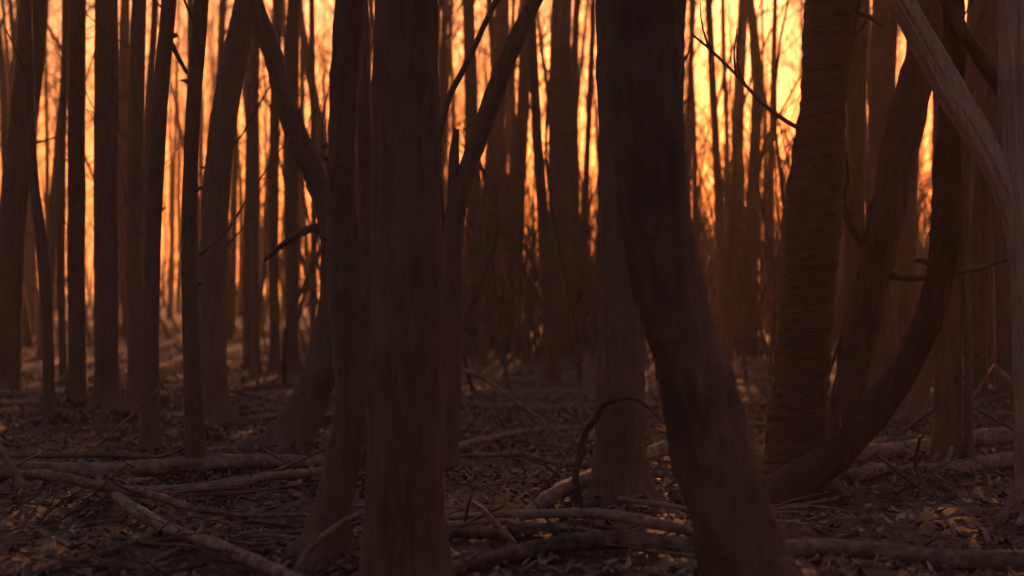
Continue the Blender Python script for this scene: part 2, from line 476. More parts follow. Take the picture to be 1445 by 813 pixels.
tree('slender_tree', 'thin upright stem squeezed between the curved trunk and the straight dark trunk',
     [(512, 662, 22), (515, 500, 22), (516, 300, 21), (513, 150, 20), (510, -10, 19)], by=662, height=10, rough=0.04, crown=4, seg=14)
tree('leaning_tree', 'S-shaped leaning trunk with its foot in the dark and its top slanting away',
     [(400, 650, 70), (428, 585, 58), (458, 505, 52), (474, 425, 47), (468, 335, 38), (446, 250, 33), (412, 165, 30), (385, 80, 30), (352, -10, 29)],
     by=648, height=11, rough=0.07, lean_up=0.4,
     branches=[[(462, 320, 16), (440, 322, 12), (415, 335, 9), (390, 352, 7), (372, 368, 4)]], relief=(12, 3.5, 0.010), seg=32, stubs=3)
tree('leaning_tree', 'slanting slim trunk running up across the golden gap beside the straight dark trunk',
     [(616, 685, 54), (629, 560, 46), (634, 460, 40), (636, 380, 35), (645, 290, 30), (660, 240, 27), (682, 180, 25), (707, 110, 25), (735, 45, 24), (764, -12, 22)],
     by=683, height=10, lean_up=0.35, rough=0.06,
     branches=[[(634, 410, 12), (622, 300, 11), (618, 210, 10), (630, 148, 9.5), (662, 82, 9), (704, -8, 8), (770, -120, 5)],
               [(640, 320, 22), (641, 260, 17), (641, 215, 14), (644, 182, 10)]], relief=(10, 3.5, 0.005), seg=28, stubs=2)
# second rank on the left
GL = 'trunks lined up against the golden light'
tree('bare_tree', 'broad trunk leaning outward beside a thin crooked dark stem',
     [(6, 562, 54), (9, 460, 51), (15, 350, 48), (30, 200, 47), (49, -10, 46)], by=560, rough=0.06, group=GL, low=4, stubs=3)
tree('slender_tree', 'thin crooked dark stem at the foot of the broad outward-leaning trunk',
     [(69, 602, 22), (67, 470, 20), (60, 360, 19), (47, 250, 19), (42, 140, 18), (38, -10, 16)], by=602, height=9, rough=0.05, group=GL, crown=4, seg=12, low=4)
tree('slender_tree', 'thin straight stem between the crooked stem and two close straight trunks',
     [(90, 545, 14), (86, 380, 14), (88, 200, 13), (92, -10, 12)], by=545, height=9, rough=0.04, group=GL, crown=4, seg=10, low=5, stubs=3)
tree('bare_tree', 'slim straight trunk tight against the widest straight trunk of the row',
     [(110, 582, 32), (108, 400, 30), (108, 200, 30), (110, -10, 29)], by=580, rough=0.05, group=GL, low=4, stubs=4)
tree('bare_tree', 'widest straight trunk of the row against the golden light',
     [(152, 588, 46), (150, 420, 43), (149, 200, 41), (151, -10, 39)], by=586, rough=0.05, group=GL, low=3, stubs=4)
tree('bare_tree', 'straight narrow trunk next to the widest trunk of the row',
     [(193, 602, 30), (190, 400, 28), (191, 200, 27), (197, -10, 26)], by=600, rough=0.05, group=GL, low=4, stubs=4)
tree('bare_tree', 'slim trunk tilting gently with the long far log crossing before its foot',
     [(212, 642, 34), (213, 480, 29), (215, 350, 28), (223, 190, 28), (239, -10, 27)], by=640, rough=0.05, group=GL,
     branches=[[(232, 40, 9), (250, 78, 7), (264, 104, 5)]], low=4, stubs=4)
tree('bare_tree', 'slim trunk rooted just behind the far fallen log, slightly bowed',
     [(279, 672, 36), (272, 540, 30), (267, 400, 27), (268, 260, 26), (285, -10, 25)], by=670, rough=0.05, group=GL, low=4, stubs=4)
tree('bare_tree', 'stout trunk bending as it rises, behind the S-shaped leaning tree',
     [(303, 612, 52), (300, 480, 47), (302, 320, 48), (318, 150, 47), (350, -10, 41)], by=610, rough=0.06, group=GL, low=4, stubs=4)
tree('slender_tree', 'thin far stem between the bending stout trunk and the S-shaped tree',
     [(361, 525, 16), (358, 300, 16), (363, -10, 15)], by=525, height=12, group=GL, crown=5, seg=10, rough=0.04, low=6)
tree('slender_tree', 'far straight stem showing under the slanting top of the S-shaped tree',
     [(388, 520, 20), (386, 300, 18), (392, -10, 17)], by=520, height=13, group=GL, crown=6, seg=10, rough=0.04, low=6)
tree('slender_tree', 'far slim trunk with a low knot between the S-shaped tree and the slim curved trunk',
     [(412, 532, 27), (411, 300, 24), (415, -10, 22)], by=530, height=13, group=GL, crown=6, seg=12, rough=0.06, low=6)
tree('slender_tree', 'very thin far stem just beside the slim curved trunk',
     [(441, 510, 12), (443, 300, 11), (440, -10, 10)], by=510, height=11, group=GL, crown=5, seg=8, rough=0.04, low=6)
# middle, far
GM = 'far trunks around the narrow path gap'
tree('bare_tree', 'far stem just past the foot of the slanting slim trunk',
     [(668, 502, 24), (668, 300, 23), (661, -10, 20)], by=500, height=14, group=GM, crown=7, seg=12, low=5)
tree('bare_tree', 'far greyish trunk leaning slightly behind the slanting slim trunk',
     [(688, 492, 34), (692, 300, 29), (709, -10, 25)], by=492, height=14, group=GM, crown=7, seg=14, low=5)
tree('bare_tree', 'far thin trunk tapering upward at the edge of the narrow path gap',
     [(722, 497, 28), (731, 300, 24), (744, -10, 21)], by=496, height=14, group=GM, crown=7, seg=12, low=5)
tree('bare_tree', 'broad straight far trunk beside the narrow path gap',
     [(791, 506, 50), (790, 350, 43), (790, 180, 37), (794, -10, 34)], by=504, height=15, group=GM, crown=8, seg=16)
tree('slender_tree', 'far thin stem between the broad far trunk and the half-hidden grey-brown trunk',
     [(822, 500, 12), (826, 300, 11), (838, -10, 9)], by=500, height=12, group=GM, crown=6, seg=8, low=6)
tree('sapling', 'thin bare sapling leaning at the foot of the far greyish trunk',
     [(687, 494, 10), (681, 430, 8), (671, 340, 6), (662, 270, 4)], by=494, height=4.0, group=GM, crown=3, seg=7)
tree('sapling', 'thin sapling slanting across the foot of the broad far trunk',
     [(770, 530, 7), (786, 440, 6), (800, 370, 5), (806, 320, 3)], by=530, height=3.4, group=GM, crown=3, seg=7)
# right, behind
tree('bare_tree', 'far thin trunk standing alone in the orange clearing',
     [(1057, 508, 26), (1060, 400, 22), (1063, 250, 19), (1069, 110, 16), (1058, -10, 14)], by=506, height=13, crown=7, seg=12, low=9)
tree('slender_tree', 'very thin far stem in the orange clearing near the thick bent trunk',
     [(1023, 478, 9), (1027, 250, 8), (1020, -10, 7)], by=478, height=14, crown=7, seg=8, low=9)
tree('slender_tree', 'thin far stem in the orange clearing near the ringed trunk',
     [(1092, 490, 12), (1088, 300, 10), (1094, -10, 8)], by=490, height=12, crown=7, seg=8, low=9)
GR = 'trunks crowded behind the leaning trees'
tree('bare_tree', 'slim trunk with red light in its bark colour just behind the ringed trunk',
     [(1203, 588, 40), (1206, 350, 35), (1210, 100, 31), (1213, -10, 29)], by=585, group=GR, mat=M_SHAG_LIT, low=3)  # orange light on this trunk is put into the bark colour
tree('bare_tree', 'stout straight trunk behind the leaning trunk with the drooping branch',
     [(1234, 562, 54), (1240, 300, 47), (1250, -10, 43)], by=560, group=GR, mat=M_SHAG_LIT, low=3, stubs=3)  # lighter red bark colour stands in for the redder light here
tree('bare_tree', 'slim trunk crossing behind the top of the leaning trunk',
     [(1276, 556, 34), (1281, 300, 31), (1290, -10, 29)], by=552, group=GR, mat=M_SHAG_LIT, low=3)  # same lighter red bark, painting the glow on the trunks behind
tree('slender_tree', 'dark pole-thin sapling in front of the low logs by the shaggy tree',
     [(1367, 645, 13), (1366, 520, 12), (1365, 380, 11), (1362, 250, 10), (1360, 140, 7)], by=642, height=4.6, crown=3, seg=8)
tree('bare_tree', 'straight brown trunk right behind the shaggy tree',
     [(1378, 562, 33), (1384, 300, 31), (1389, -10, 30)], by=560, group=GR, low=3)
tree('bare_tree', 'straight dark trunk behind the grey forked dead tree',
     [(1422, 564, 38), (1413, 300, 34), (1409, -10, 33)], by=562, group=GR, low=3)

tree('leaning_tree', 'slim reddish trunk leaning the same way as the sharply bent one, deeper in',
     [(1286, 600, 30), (1312, 500, 28), (1336, 400, 27), (1352, 300, 26), (1366, 150, 25), (1376, -10, 24)], by=596, group=GR, mat=M_SHAG_LIT, low=3)
tree('bare_tree', 'narrow dark trunk between the shaggy tree and the bent leaning trunk',
     [(1322, 548, 28), (1326, 300, 26), (1328, -10, 25)], by=546, group=GR, low=3)
tree('slender_tree', 'thin stem between the two straight trunks behind the dead forked tree',
     [(1400, 545, 18), (1397, 300, 16), (1401, -10, 15)], by=545, group=GR, low=3, seg=12)
tree('slender_tree', 'thin bowed stem close behind the dead forked tree',
     [(1434, 590, 20), (1441, 400, 18), (1436, 200, 17), (1446, -10, 15)], by=588, group=GR, low=3, seg=12)
tree('slender_tree', 'thin slanting stem rising just behind the slim red-lit trunk',
     [(1262, 575, 14), (1240, 400, 13), (1222, 250, 13), (1206, 120, 12), (1192, -10, 11)], by=573, group=GR, low=3, seg=12)

def pole(name, label, path, d, mat, cat='branch', group=None):
    pts = np.array([[*P(q[0], q[1], d + (q[3] if len(q) > 3 else 0)), q[2] * d / F / 2] for q in path])
    s = spline(pts, max(10, len(pts) * 4))
    org = s[0, :3].copy(); org[2] = min(s[0, 2], s[-1, 2])
    mb = MB(); mb.tube(s[:, :3], np.maximum(s[:, 3], 0.0016), 12, rough=0.08, seed=len(label))
    o = link(name, mb.mesh(name, mat, origin=org), None, org)
    return tag(o, label, cat, group)

pole('leaning_pole', 'dark dead pole leaning behind the grey forked dead tree',
     [(1745, 700, 34), (1600, 430, 30), (1500, 262, 26), (1430, 150, 23), (1385, 85, 21), (1338, 8, 19), (1300, -60, 15)], 11.4, M_TWIG)

# ------------------------------------------------------------------ fallen wood
def log(name, label, pts, mat=None, group=None, cat='log', seg=12, lifts=None, twigs=(), rough=0.07):
    """pts: photo pixels (x, y of the centre line, width); it lies on the floor, raised by lifts (m) where given"""
    q = []
    for i, (x, y, wd) in enumerate(pts):
        lf = lifts[i] if lifts else 0.0
        d = CAM_Z * F / max(y - CY, 5)
        for _ in range(4):
            r = wd * d / F / 2
            c = on_ground(x, y, r * 0.9 + 0.015 + lf)
            d = c[1]
        q.append([*c, r])
    s = spline(q, max(40, len(q) * 10))
    org = s[len(s) // 2, :3].copy(); org[2] = float(gz(org[0], org[1]))
    s[:, 2] += 0.25 * s[:, 3] * np.sin(np.linspace(0, 9, len(s)) + len(label)); s[:, 1] += 0.5 * s[:, 3] * np.sin(np.linspace(0, 7, len(s)) * 1.3 + len(label))
    mb = MB(); mb.tube(s[:, :3], np.maximum(s[:, 3], 0.002), seg, rough=rough * 1.6, seed=len(label) * 7 + len(pts))
    if not twigs and pts[0][2] > 6.5 and cat in ('log', 'branch'):
        tr = random.Random(len(label) * 3)
        twigs = [(tr.uniform(.1, .9), tr.gauss(0, .7), tr.gauss(-.2, .4), tr.uniform(.2, .9), tr.uniform(.08, .4), tr.uniform(.005, .011)) for _ in range(tr.randrange(2, 5))]
    if twigs:
        root = bpy.data.objects.new(name, None); COL.objects.link(root); root.location = org
        link('stem', mb.mesh('stem', mat or M_FALL, origin=org), root)
        for (t, dx, dy, dz, L, r) in twigs:
            i = int(t * (len(s) - 1)); p = s[i, :3]
            dv = np.array([dx, dy, dz]); dv = dv / np.linalg.norm(dv)
            tt = [p + dv * L * k + np.array([0, 0, -0.05 * L * k * k]) + nrg.normal(0, 0.03 * L, 3) * (k > 0) for k in (0, 0.35, 0.7, 1)]
            m2 = MB(); m2.tube(tt, [r, r * 0.8, r * 0.6, r * 0.3], 6)
            link('twig', m2.mesh('twig', mat or M_FALL, origin=org), root)
        o = root
    else:
        o = link(name, mb.mesh(name, mat or M_FALL, origin=org), None, org)
    return tag(o, label, cat, group)

log('fallen_log', 'long curved fallen log running from the straight dark trunk to the bent trunk',
    [(600, 822, 22), (632, 806, 23), (690, 786, 25), (760, 773, 25), (860, 767, 26), (985, 776, 27), (1045, 783, 26)], seg=16)
log('fallen_log', 'long straight fallen log with a pale broken end beside the bent trunk',
    [(1090, 777, 29), (1180, 778, 29), (1320, 784, 29), (1445, 795, 30), (1560, 806, 28)], seg=16, twigs=[(0.045, -0.3, -0.1, 1.0, 0.09, 0.015), (0.53, 0.4, -0.2, 0.8, 0.05, 0.012)])
log('fallen_branch', 'pale barkless bent branch with a small upright spike, lying behind the curved log',
    [(636, 728, 9), (740, 727, 11), (830, 726, 14), (880, 728, 17), (930, 738, 17), (970, 750, 15), (990, 766, 10)], M_PALE, cat='branch', lifts=[0.02, 0.05, 0.07, 0.09, 0.08, 0.05, 0.01],
    twigs=[(0.52, -0.15, 0, 1, 0.06, 0.008)])
log('fallen_log', 'dark slim log in the pile just behind the curved log', [(600, 752, 15), (700, 751, 15), (800, 746, 14), (900, 748, 11)], cat='log')
log('fallen_branch', 'thin dark branch lying on top of the slim log pile', [(632, 741, 9), (700, 737, 9), (770, 741, 8), (850, 752, 6)], cat='branch', lifts=[0.02] * 4)
log('fallen_branch', 'short stick lying crosswise over the slim log pile', [(662, 706, 6), (690, 728, 8), (712, 752, 8), (728, 770, 6)], cat='stick', lifts=[0.12, 0.1, 0.07, 0.05])
log('fallen_log', 'pale thick log sloping behind the half-hidden grey-brown trunk', [(742, 722, 20), (775, 706, 23), (810, 684, 24), (850, 664, 23), (905, 645, 22), (950, 634, 20)], M_PALE, seg=16,
    lifts=[0, 0.02, 0.05, 0.07, 0.06, 0.03])
log('fallen_branch', 'low horizontal branch with forked end past the straight dark trunk', [(632, 634, 9), (690, 618, 9), (750, 609, 8), (800, 604, 6), (835, 603, 4)], cat='branch', lifts=[0.03] * 5)
log('fallen_branch', 'wavy brown branch below the forked low branch', [(630, 646, 6), (690, 642, 7), (735, 640, 8), (775, 652, 8), (810, 655, 5)], cat='branch', lifts=[0.03] * 5)
pole('dead_stick', 'long thin pale stick slanting down over the forest floor near the path gap',
     [(625, 512, 5), (670, 528, 5), (712, 555, 5), (755, 586, 5), (778, 604, 5), (805, 628, 4)], 13.6, M_PALE, 'stick')
pole('dead_stick', 'thin stick dropping steeply from the long pale slanting stick',
     [(770, 590, 4), (780, 615, 4), (792, 640, 4), (806, 660, 3.5)], 13.3, M_FALL, 'stick')
pole('dead_stick', 'fine bent twig leaning against the arching dark branch',
     [(812, 622, 3), (800, 640, 3.5), (775, 678, 3.5), (752, 706, 3), (742, 722, 3)], 10.6, M_FALL, 'stick')
pole('arching_branch', 'dark arching branch with its end stuck in the ground by the half-hidden trunk',
     [(938, 600, 2), (918, 578, 4), (896, 563, 6), (872, 564, 8), (852, 571, 9), (839, 592, 10), (826, 612, 9), (820, 640, 11), (812, 668, 10), (816, 696, 12), (819, 724, 13)], 10.4, M_TWIG, 'branch')
# left side
log('fallen_branch', 'long grey branch lying across the ground and tapering towards the slim curved trunk',
    [(-40, 672, 13), (0, 671, 13), (90, 673, 14), (150, 685, 14), (215, 700, 13), (280, 720, 10), (340, 728, 7), (430, 726, 5)], M_FALL, cat='branch', lifts=[.08, .08, .1, .1, .08, .06, .04, .03])
log('fallen_branch', 'thick smooth branch slanting down from under the long grey branch',
    [(140, 684, 14), (175, 706, 16), (235, 742, 18), (310, 775, 18), (410, 815, 20), (480, 842, 18)], M_PALE, cat='branch', lifts=[.05, .05, .05, .04, .03, .02], seg=14)
log('fallen_branch', 'crooked brown branch passing under the thick smooth branch', [(40, 812, 10), (120, 788, 12), (180, 768, 11), (240, 752, 11), (300, 738, 8)], cat='branch',
    twigs=[(0.3, 0.5, 0.3, 0.6, 0.25, 0.006), (0.6, 0.6, -0.5, 0.5, 0.3, 0.006)])
log('fallen_branch', 'flat dark branch below the crooked brown branch', [(-30, 818, 8), (60, 804, 9), (160, 801, 9), (235, 804, 8), (290, 795, 6)], cat='branch')
log('fallen_branch', 'short brown stick crossing beneath the thick smooth branch', [(205, 800, 7), (235, 782, 8), (262, 770, 7), (300, 764, 5)], cat='stick')
pole('dead_stick', 'pale stick leaning steeply at the edge beyond the long grey branch', [(-14, 610, 10), (5, 642, 11), (25, 672, 11), (45, 706, 11), (58, 730, 10)], 11.2, M_PALE, 'stick')
log('fallen_log', 'long far log lying across the row of straight trunks', [(-30, 668, 20), (60, 662, 23), (180, 660, 24), (300, 656, 24), (400, 654, 22), (470, 650, 18)], seg=14)
log('fallen_branch', 'brown branch lying just before the far log, slightly raised', [(275, 690, 9), (330, 682, 12), (400, 672, 12), (470, 661, 10)], cat='branch', lifts=[.03, .05, .08, .1])
log('fallen_branch', 'thin branch on the leaves before the slightly raised brown branch', [(300, 700, 5), (370, 692, 6), (440, 684, 5), (490, 682, 4)], cat='branch', lifts=[.02] * 4)
pole('dead_stick', 'pale thin stick propped against the foot of the slim curved trunk', [(405, 822, 7), (430, 786, 8), (452, 760, 8), (478, 740, 7), (520, 718, 6)], 8.2, M_PALE, 'stick')
# a brushy dead limb on the left, its twigs fanning out
GT = 'fine twigs fanning out by the long grey branch'
for k, (x1, y1, x2, y2, x3, y3) in enumerate([(24, 758, 55, 712, 96, 682), (40, 752, 90, 706, 134, 684), (55, 760, 105, 722, 158, 706), (30, 778, 110, 746, 192, 730),
                                              (22, 766, 66, 722, 92, 660), (60, 750, 90, 765, 120, 790), (20, 742, 26, 715, 45, 690), (130, 700, 160, 672, 182, 655)]):
    pole('dead_twig', 'fine dark twig springing up beside the long grey branch', [(x1, y1, 3.2), (x2, y2, 2.8), (x3, y3, 1.8)], 9.7 + 0.12 * k, M_TWIG, 'twig', GT)
GB = 'brown sticks heaped near the curved trunk'
for k in range(9):
    x = 330 + rng.uniform(0, 60); y = 738 + rng.uniform(0, 32)
    log('brush_stick', 'short brown stick in the low heap beside the slim curved trunk', [(x - 30, y + rng.uniform(-9, 9), 5), (x + 10, y + rng.uniform(-3, 3), 6), (x + rng.uniform(50, 80), y + rng.uniform(-8, 12), 4)],
        cat='stick', group=GB, lifts=[rng.uniform(0, .08) for _ in range(3)], seg=7)
# right side
log('fallen_log', 'upper of two dark logs lying beyond the pole-thin sapling', [(1165, 656, 20), (1230, 640, 24), (1310, 627, 25), (1390, 622, 26), (1490, 614, 26)], seg=14)
log('fallen_log', 'lower of two dark logs lying beyond the pole-thin sapling', [(1200, 672, 18), (1290, 664, 22), (1380, 656, 23), (1480, 650, 24)], seg=14)
log('fallen_branch', 'short broken pale-ended log piece by the foot of the bent leaning trunk', [(1172, 672, 13), (1205, 667, 14), (1248, 657, 12)], M_PALE, cat='log', seg=10)
log('wood_chunk', 'small pale chunk of wood at the foot of the ringed trunk', [(1112, 705, 9), (1126, 699, 13), (1136, 693, 8)], M_PALE, cat='wood', seg=9)
log('fallen_branch', 'hooked pale branch curling up before the two dark logs', [(1240, 698, 5), (1285, 685, 6), (1318, 664, 7), (1338, 646, 7), (1343, 632, 5)], cat='branch', lifts=[.02, .03, .06, .1, .14])
log('fallen_branch', 'thin upright forked branch before the two dark logs', [(1300, 688, 6), (1293, 660, 6), (1296, 632, 5), (1302, 615, 4)], cat='branch', lifts=[.02, .14, .3, .42])
log('fallen_branch', 'thin branch tilted over the ground near the broken log piece', [(1235, 640, 4), (1262, 662, 5), (1300, 690, 5)], cat='branch', lifts=[.2, .12, .03])
pole('dead_stick', 'pale stick leaning beyond the two dark logs by the dead forked tree', [(1402, 516, 8), (1424, 538, 9), (1442, 566, 9), (1462, 606, 8)], 15.5, M_PALE, 'stick')
pole('dead_stick', 'thin grey stick rising past the pole-thin sapling', [(1270, 612, 5), (1320, 575, 5), (1352, 542, 4.5), (1392, 498, 3.5)], 14.6, M_FALL, 'stick')
pole('dead_stick', 'thin twig arching over the two dark logs', [(1380, 580, 4), (1400, 590, 4), (1428, 606, 4), (1450, 628, 3)], 14.3, M_FALL, 'stick')
pole('broken_snag', 'small pale broken snag standing between the ringed trunk and the leaning trunk', [(1203, 584, 11), (1204, 568, 10), (1209, 552, 9), (1215, 542, 5)], 18.6, M_PALE, 'stub')

# small twigs strewn on the floor
GS = 'twigs strewn over the leaf litter'
twig_meshes = []
for k in range(7):
    mb = MB(); rg = random.Random(k)
    L = rg.uniform(0.35, 0.8)
    pts = [np.array([L * (t - 0.5), rg.gauss(0, 0.02), 0.014 + rg.uniform(0, 0.03)]) for t in (0, .25, .5, .75, 1)]
    mb.tube(spline(pts, 9), np.linspace(0.009, 0.003, 9), 6)
    t0 = pts[2]
    sgn = rg.choice((-1, 1))
    mb.tube([t0, t0 + np.array([0.09, sgn * 0.06, 0.02]), t0 + np.array([0.2, sgn * 0.12, 0.03])], [0.005, 0.004, 0.002], 5)
    twig_meshes.append(mb.mesh('fallen_twig', M_FALL))
for k in range(150):
    d = rng.uniform(8.2, 21)
    x = rng.uniform(-0.265, 0.265) * d
    o = link('fallen_twig', twig_meshes[k % 7], None, (x, d, float(gz(x, d)) + 0.004))
    o.rotation_euler = (rng.uniform(-.15, .15), rng.uniform(-.12, .12), rng.uniform(0, 6.28))
    o.scale = [rng.uniform(0.8, 1.7)] * 3
    tag(o, 'small bare twig lying loose on the leaf litter', 'twig', GS)

GF = 'bare branches fallen among the trees'
rb = random.Random(42)
for k in range(26):
    d = rb.uniform(11.5, 26); x = rb.uniform(-.27, .27) * d; a = rb.gauss(0, .5); L = rb.uniform(.7, 2.2); wv = rb.uniform(.014, .034)
    pts = []
    for t in (-.5, -.2, .15, .5):
        qx, qy = x + L * t * math.cos(a) + rb.gauss(0, .04), d + L * t * math.sin(a) + rb.gauss(0, .04)
        pts.append([qx, qy, float(gz(qx, qy)) + wv + rb.uniform(0, .10), wv * (1 - .5 * (t + .5))])
    sp = spline(pts, 14); org = sp[7, :3].copy(); org[2] = float(gz(org[0], org[1]))
    root = bpy.data.objects.new('fallen_branch', None); COL.objects.link(root); root.location = org
    mb = MB(); mb.tube(sp[:, :3], sp[:, 3], 8, rough=.1, seed=k); link('stem', mb.mesh('stem', M_FALL if k % 3 else M_PALE, origin=org), root)
    for j in range(2):
        q = sp[rb.randrange(4, 12), :3]; dv = np.array([math.cos(a) * .7, rb.gauss(0, .5), rb.uniform(.1, .7)]); l2 = L * rb.uniform(.2, .4)
        m2 = MB(); m2.tube([q, q + dv * l2 * .5, q + dv * l2 + np.array([0, 0, .03])], [wv * .45, wv * .35, wv * .12], 6)
        link('twig', m2.mesh('twig', M_FALL, origin=org), root)
    tag(root, 'bare forked branch fallen on the leaves among the trees', 'branch', GF)

# ------------------------------------------------------------------ leaf litter
LEAF_V = np.array([(-0.5, 0, 0), (-0.28, -0.2, .03), (-0.28, 0.2, .05), (0, -0.30, .06), (0, 0.28, .04), (0, 0, -.02), (0.28, -0.17, .06), (0.28, 0.19, .1), (0.5, 0, .16)])
LEAF_F = [(0, 1, 5), (0, 5, 2), (1, 3, 5), (2, 5, 4), (3, 6, 5), (4, 5, 7), (6, 8, 5), (5, 8, 7)]
leaf_meshes = []
for k in range(6):
    r_ = np.random.default_rng(k)
    mb = MB(); v = LEAF_V * 0.10; v = v + r_.normal(0, 0.006, v.shape); v[:, 2] *= r_.uniform(0.8, 2.2)
    mb.add(v, LEAF_F); leaf_meshes.append(mb.mesh('leaf', M_LEAF, smooth=False))
for k in range(300):
    d = 7.6 + 4.4 * rng.random() ** 1.3
    x = rng.uniform(-0.275, 0.275) * d
    o = link('leaf', leaf_meshes[k % 6], ground, (x, d, float(gz(x, d)) + 0.022))
    o.rotation_euler = (rng.gauss(0, .35), rng.gauss(0, .35), rng.uniform(0, 6.28))
    s_ = rng.uniform(0.5, 1.0); o.scale = (s_, s_, s_)

def litter(n, dmin, dmax, half, smin, smax, lift, around=None):
    d = np.sqrt(nrg.uniform(dmin ** 2, dmax ** 2, n))
    x = nrg.uniform(-1, 1, n) * (half * d + 1.6)
    if around is not None: x, d = around
    n = len(x)
    z = gz(x, d) + nrg.uniform(0.004, lift, n)
    if around is None:                                   # drifts and bare patches
        keep = nrg.uniform(0, 1, n) < 0.55 + 0.45 * np.sin(1.3 * x + 2.1 * np.sin(0.7 * d)) * np.sin(1.1 * d + 0.9 * x)
        x, d, z = x[keep], d[keep], z[keep]; n = len(x)
    a = nrg.uniform(0, 6.283, n); tx = nrg.normal(0, .24, n); ty = nrg.normal(0, .24, n)
    s = smin + (smax - smin) * nrg.uniform(0, 1, n) ** 2.2
    v = LEAF_V[[0, 1, 2, 5, 6, 7, 8]]; v = v[None] * s[:, None, None] * np.array([1, 1, 1.5])
    v = v + nrg.normal(0, 0.05, v.shape) * s[:, None, None]
    v[:, :, 2] += v[:, :, 0] * tx[:, None] + v[:, :, 1] * ty[:, None]
    ca, sa = np.cos(a)[:, None], np.sin(a)[:, None]
    X = v[:, :, 0] * ca - v[:, :, 1] * sa + x[:, None]
    Y = v[:, :, 0] * sa + v[:, :, 1] * ca + d[:, None]
    Z = v[:, :, 2] + z[:, None]
    V = np.stack([X, Y, Z], -1).reshape(-1, 3)
    fl = np.array([(0, 1, 3), (0, 3, 2), (1, 4, 3), (2, 3, 5), (4, 6, 3), (3, 6, 5)])
    Fc = (np.arange(n)[:, None, None] * 7 + fl[None]).reshape(-1, 3)
    return V, Fc
V1, F1 = litter(105000, 6.5, 22, 0.28, 0.022, 0.105, 0.035)
V2, F2 = litter(26000, 22, 60, 0.28, 0.08, 0.16, 0.06)
ax, ay = [], []
for t in TREES:                                          # leaves banked against the feet of the trees
    if t.location.y > 24: continue
    a = nrg.uniform(0, 6.283, 260); q = 0.10 + np.abs(nrg.normal(0, 0.16, 260))
    ax.append(t.location.x + q * np.cos(a)); ay.append(t.location.y + q * np.sin(a))
V3, F3 = litter(0, 1, 2, 0, 0.03, 0.10, 0.085, (np.concatenate(ax), np.concatenate(ay)))
me = poly_mesh('leaf_litter', np.vstack([V1, V2, V3]), np.vstack([F1, F2 + len(V1), F3 + len(V1) + len(V2)]), M_LITTER)
tag(link('leaf_litter', me), 'brown dead leaves covering the forest floor', 'leaves', kind='stuff')

# ------------------------------------------------------------------ the woods behind: copies of a few grown trees
protos = []
for k in range(8):
    rg = random.Random(100 + k)
    H = rg.uniform(12, 15.5)
    r0 = 0.115
    pts = []; x = y = 0.0; dx, dy = rg.gauss(0, .03), rg.gauss(0, .03)
    for i in range(9):
        t = i / 8
        pts.append([x, y, H * t - 0.15, r0 * (1 - 0.9 * t ** 1.1)])
        dx += rg.gauss(0, .02); dy += rg.gauss(0, .02)
        x += dx * H / 8; y += dy * H / 8
    s = spline(pts, 26); c, r = s[:, :3], np.maximum(s[:, 3], .006)
    r = r * (1 + .4 * np.exp(-np.maximum(c[:, 2], 0) / .25))
    mt = MB(); mt.tube(c, r, 12, rough=.06, seed=k)
    mc = MB()
    grow_crown(mc, rg, c, r, 0.42 * H, 13, 3.4)
    grow_crown(mc, rg, c[c[:, 2] < 0.5 * H], r[c[:, 2] < 0.5 * H] * 0.3, 0.8, 9, 1.5, level=1)     # dead lower twigs
    protos.append((mt.mesh('trunk', M_BARK), mc.mesh('crown', M_TWIG), H))
sap = []
for k in range(6):
    rg = random.Random(300 + k)
    H = rg.uniform(3.2, 6.5)
    pts = [[rg.gauss(0, .1) * i, rg.gauss(0, .1) * i, H * i / 4 - .1, .032 * (1 - .75 * i / 4)] for i in range(5)]
    s = spline(pts, 12); c, r = s[:, :3], s[:, 3]
    mt = MB(); mt.tube(c, r, 6)
    mc = MB(); grow_crown(mc, rg, c, np.maximum(r, .026), 0.35, 15, 1.7, level=1)
    sap.append((mt.mesh('trunk', M_TWIG), mc.mesh('crown', M_TWIG), H))

# photo columns that stay mostly open to the sky
GAPS = [(0, 16, 1.), (72, 92, 1.), (125, 132, 1.), (171, 178, .7), (205, 226, 1.), (252, 268, 1.), (298, 322, .8), (366, 384, .7), (396, 404, 1.), (424, 436, 1.),
        (447, 470, 1.), (520, 527, 1.), (628, 656, .8), (690, 700, .5), (752, 774, .8), (812, 850, .7), (976, 1130, .75), (1216, 1226, .5), (1298, 1314, 1.)]
placed = []
def free(px, d, wpx):
    for a, b, pr in GAPS:
        if a - wpx / 2 < px < b + wpx / 2 and rng.random() < pr: return False
    x = (px - CX) / F * d
    for (qx, qy) in placed:
        if (qx - x) ** 2 + (qy - d) ** 2 < 1.3 ** 2: return False
    for t in TREES:
        if (t.location.x - x) ** 2 + (t.location.y - d) ** 2 < 1.0: return False
    placed.append((x, d)); return True

